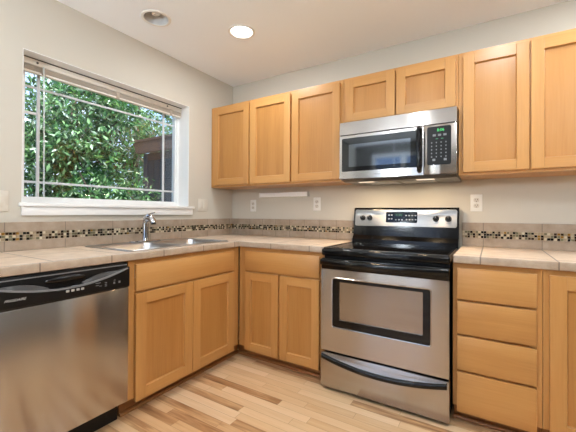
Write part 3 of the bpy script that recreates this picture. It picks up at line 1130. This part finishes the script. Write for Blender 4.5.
# underside tray with two cooktop lamps and grease filters
mb = MB()
mb.loops([[(a, b, c_) for a, b in ((.004, -.388), (MWW - .004, -.388), (MWW - .004, -.006), (.004, -.006))] if c_ > Z(1.37) else [(a, b, c_) for a, b in ((.02, -.34), (MWW + .0, -.34), (MWW + .0, -.006), (.02, -.006))] for c_ in (Z(1.378), Z(1.3595))], cap0=True, cap1=True)
un_ = mb.done('underside', GREYM, mw, smooth=10)
WARM = emis('warm_lamp_lens', (1, .80, .60, 1), 1.2)
for x in (.17, .565):
    MB().box(x - .055, x + .055, -.325, -.275, Z(1.3575), Z(1.360), bev=.001, seg=1).done('lamp_lens', WARM, un_)
    d = bpy.data.lights.new('cooktop_lamp', 'AREA')
    d.shape = 'RECTANGLE'
    d.size, d.size_y = .09, .04
    d.energy = 2.2
    d.color = (1, .72, .42)
    o = bpy.data.objects.new('cooktop_lamp', d)
    C.objects.link(o)
    o.parent = un_
    o.location = (x, -.30, Z(1.3555))
for x in (.25, .50):
    MB().box(x - .11, x + .11, -.25, -.06, Z(1.3575), Z(1.360), bev=.001, seg=1).done('grease_filter', SINKST, un_)


# ------------------------------------------------------------------ outlets, switches, lamp under the cabinets
def outlet(loc, label):
    t = thing('wall_outlet', label, 'outlet', loc, 0, 'electrical outlets on the back wall')
    MB().box(-.036, .036, -.006, -.0005, -.0585, .0585, bev=.003).done('cover_plate', WHITEP, t)
    for s in (-1, 1):
        mb = MB()
        mb.loops([[(u, y, v) for u, v in rrect(0, s * .0195, .034 - i, .029 - i, .012)] for y, i in ((-.0055, 0), (-.0078, 0), (-.0082, .002))], cap1=True)
        r = mb.done('receptacle', IVORY, t)
        for x in (-.007, .007):
            MB().box(x - .0012, x + .0012, -.0087, -.008, s * .0195 - .001, s * .0195 + .008).done('slot', SLOT, r)
        MB().lathe([(.0028, -.008), (.0028, -.0087)], (0, 0, s * .0195 - .008), 'y', 8).done('slot', SLOT, r)
    MB().lathe([(.003, -.006), (.003, -.0072)], (0, 0, 0), 'y', 8).done('screw', IVORY, t)


outlet((.277, 0, 1.204), 'white duplex outlet nearest the corner, left of the slim lamp bar')
outlet((.985, 0, 1.214), 'white duplex outlet on the back wall under the right end of the lamp bar')
outlet((2.207, 0, 1.210), 'white duplex outlet on the back wall right of the stove')


def switch(loc, label, n_tog):
    t = thing('light_switch', label, 'switch', loc, PI / 2, 'switch plates on the left wall')
    MB().box(-.059, .059, -.006, -.0005, -.0585, .0585, bev=.003).done('cover_plate', IVORY, t)
    for x in (-.023, .023):
        MB().box(x - .0165, x + .0165, -.0085, -.005, -.033, .033, bev=.0015).done('rocker', IVORY, t)
    for x in (-.023, .023):
        for z in (-.048, .048):
            MB().lathe([(.0026, -.006), (.0026, -.007)], (x, 0, z), 'y', 8).done('screw', IVORY, t)


switch((0, -.414, 1.203), 'white double switch plate between the window and the corner', 1)
switch((0, -1.925, 1.192), 'white switch plate left of the window, cut by the photo edge', 2)

lb = thing('light_bar', 'slim white lamp bar on the back wall under the upper cabinets', 'lamp', (.638, 0, 1.304))
LX = .269
MB().box(-LX, LX, -.022, -.0008, -.021, .021, bev=.004).done('housing', WHITEP, lb)
MB().box(-LX + .012, LX - .008, -.036, -.021, -.020, .021, bev=.007, seg=3).done('diffuser', mat('white_diffuser', rgb(248, 249, 249), .25), lb)
for s in (-1, 1):
    MB().box(s * LX - .006 if s > 0 else -LX - .002, s * LX + .002 if s > 0 else -LX + .014, -.034, -.001, -.023, .023, bev=.003).done('end_cap', mat('light_grey_cap', rgb(186, 186, 184), .4) if s > 0 else WHITEP, lb)

# ------------------------------------------------------------------ outdoors
GRASS = mat('grass', rgb(70, 96, 44), .9)
struct(MB().box(-2.3, -.2, -12, 12, -.42, -.385).done('ground_bounce_strip', mat('pale_bounce_strip', rgb(200, 198, 192), .8)), 'added pale ground strip that bounces light up to the window soffit')  # added unseen reflector strip, lifts light into the window recess
lw = struct(MB().box(-30, -.2, -30, 30, -.5, -.4).done('ground', GRASS), 'lawn outside the window')
struct(MB().box(-.2, 30, -30, RY - .2, -.5, -.12).done('ground_patio', mat('patio_concrete', rgb(206, 206, 206), .8)), 'patio outside the glass door')


def leafmat(name, c, tr):
    m = bpy.data.materials.new(name)
    m.use_nodes = True
    t = m.node_tree
    p = t.nodes['Principled BSDF']
    p.inputs['Base Color'].default_value = c
    p.inputs['Roughness'].default_value = .38
    ts = t.nodes.new('ShaderNodeBsdfTranslucent')
    ts.inputs[0].default_value = tr
    mx = t.nodes.new('ShaderNodeMixShader')
    mx.inputs[0].default_value = .35
    o = t.nodes['Material Output']
    t.links.new(p.outputs[0], mx.inputs[1])
    t.links.new(ts.outputs[0], mx.inputs[2])
    t.links.new(mx.outputs[0], o.inputs['Surface'])
    return m


LEAF = [leafmat('leaf_dark', rgb(40, 70, 46), rgb(60, 104, 56)), leafmat('leaf_mid', rgb(72, 116, 72), rgb(92, 144, 70)), leafmat('leaf_light', rgb(124, 162, 112), rgb(140, 184, 96)), leafmat('leaf_grey', rgb(168, 190, 168), rgb(120, 150, 100))]
BARK = mat('bark', rgb(74, 62, 54), .9)


def foliage(name, parent, clumps, n, size, seed, wts=(34, 36, 20, 10)):
    """folded pointed leaves in drooping sprays; clumps: (centre, radii)"""
    rs = np.random.RandomState(seed)
    vol = np.array([r[0] * r[1] * r[2] for _, r in clumps]) ** .7
    pick = rs.choice(len(clumps), n // 9, p=vol / vol.sum())
    cen = np.array([c for c, _ in clumps], float)[pick]
    rad = np.array([r for _, r in clumps], float)[pick]
    d = rs.normal(size=(len(pick), 3))
    d /= np.linalg.norm(d, axis=1)[:, None]
    tw = cen + d * rad * (rs.uniform(.25, 1, len(pick)) ** .5)[:, None]
    tw = np.repeat(tw, 9, 0)
    dd = np.repeat(d, 9, 0) * .7 + rs.normal(size=(len(tw), 3)) * .7
    dd[:, 2] -= .35
    dd /= np.linalg.norm(dd, axis=1)[:, None]
    p0 = tw + rs.normal(size=tw.shape) * size * .8
    ln = size * rs.uniform(.7, 1.3, len(tw))[:, None]
    nn = rs.normal(size=dd.shape) * .6 + np.array([.3, 0, 1])
    sd_ = np.cross(dd, nn)
    sd_ /= np.linalg.norm(sd_, axis=1)[:, None] + 1e-9
    nr = np.cross(sd_, dd)
    p1 = p0 + dd * ln
    md_ = p0 + dd * ln * .45 - nr * ln * .06
    a = md_ + sd_ * ln * .16 + nr * ln * .09
    b = md_ - sd_ * ln * .16 + nr * ln * .09
    V = np.stack([p0, a, p1, b], 1).reshape(-1, 3)
    k = np.arange(len(p0)) * 4
    F = np.stack([np.stack([k, k + 1, k + 2], 1), np.stack([k, k + 2, k + 3], 1)], 1).reshape(-1, 3)
    me = bpy.data.meshes.new(name)
    me.from_pydata(V.tolist(), [], F.tolist())
    for m in LEAF:
        me.materials.append(m)
    mi = rs.choice(4, len(p0), p=np.array(wts) / sum(wts))
    me.polygons.foreach_set('material_index', np.repeat(mi, 2).astype(np.int32))
    return link(name, me, parent)


def tree(label, base, tr, clumps, n, size, seed, group=None, wts=(34, 36, 20, 10), name='tree'):
    t = thing(name, label, 'tree' if name == 'tree' else 'shrub', base, 0, group)
    mb = MB()
    mb.tube(tr, [.075 * (1 - .6 * i / (len(tr) - 1)) for i in range(len(tr))], 10)
    rd = random.Random(seed)
    for c_, r_ in clumps:
        s0 = min(tr, key=lambda p: abs(p[2] - (c_[2] - .5)))
        s0 = Vector(s0)
        e = Vector(c_)
        mid = (s0 + e) / 2 + Vector((rd.uniform(-.1, .1), rd.uniform(-.1, .1), .12))
        mb.tube([s0, mid, e, e + Vector((rd.uniform(-.2, .2), rd.uniform(-.2, .2), .3))], [.03, .022, .014, .006], 6)
    mb.done('trunk', BARK, t)
    f = foliage('foliage', t, clumps, n, size, seed, wts)
    return t


def blobs(seed, n, cen, ext, r):
    rd = random.Random(seed)
    return [((cen[0] + rd.uniform(-1, 1) * ext[0], cen[1] + rd.uniform(-1, 1) * ext[1], cen[2] + rd.uniform(-1, 1) * ext[2]), (r * rd.uniform(.7, 1.2),) * 3) for _ in range(n)]


tree('leafy green tree filling the left half of the window view', (-3.6, .1, -.4), [(0, 0, 0), (.03, .02, 1.1), (-.04, .0, 2.2), (.02, .05, 3.4), (0, 0, 4.2)], blobs(1, 34, (.1, -.25, 2.25), (.7, 1.15, 1.3), .42), 16000, .12, 11)
tree('leafy tree with a dark upright trunk seen beside the shed roof', (-3.3, 1.1, -.4), [(0, 0, 0), (.02, .02, 1.2), (.0, -.02, 2.4), (.03, .0, 3.6), (0, .02, 4.6)], blobs(2, 24, (-1.1, .75, 3.0), (.9, 1.4, 1.5), .40), 10000, .105, 12)
tree('taller tree standing far back behind the other trees', (-7.2, 2.6, -.4), [(0, 0, 0), (.05, 0, 1.6), (0, .05, 3.4), (0, 0, 5)], blobs(3, 22, (0, 0, 2.5), (1.2, 2.8, 1.2), .55), 9000, .12, 13, wts=(30, 34, 22, 14))
tree('dense low shrub at the bottom of the window view', (-2.7, .2, -.4), [(0, 0, 0), (0, .02, .6), (0, 0, 1.2)], blobs(4, 16, (0, .1, 1.15), (.5, 1.0, .65), .33), 9000, .1, 14, name='shrub', wts=(44, 36, 14, 6))

# dark stained garden shed with a roof beam running towards the house
sh = thing('garden_shed', 'dark brown wooden shed with an overhanging roof beam outside the window', 'shed', (-2.55, .56, -.4))
SHW = wood('dark_stained_timber', 'z', rgb(30, 31, 36), rgb(46, 48, 56), rgb(60, 62, 70), rough=.7)
SHB = wood('brown_stained_beam', 'x', rgb(52, 38, 34), rgb(70, 52, 46), rgb(84, 64, 56), rough=.7)
mb = MB()
mb.loops([[(x + (.10 if z < 2.5 else 0) * (1 if x < .1 else 0), y, z) for y, z in ((-.03, 2.45), (.03, 2.45), (.03, 2.625), (-.03, 2.625))] for x in (0, 2.1)], cap0=True, cap1=True)
mb.done('roof_beam', SHB, sh, smooth=0)
MB().box(.16, .26, .05, .15, 0, 2.45, bev=.004).done('post', SHW, sh)
MB().box(.24, 2.1, .09, .11, .0, 2.45).done('back_board', SHW, sh)
mb = MB()
for k in range(13):
    mb.box(.26 + k * .14, .26 + k * .14 + .128, .07, .09, .05, 2.34)
mb.done('board_wall', SHW, sh)
MB().box(.26, 2.1, .055, .09, 2.345, 2.45).done('trim_board', SHB, sh)
MB().box(-.02, 2.1, -.04, 1.2, 2.626, 2.66).done('roof', SHB, sh)
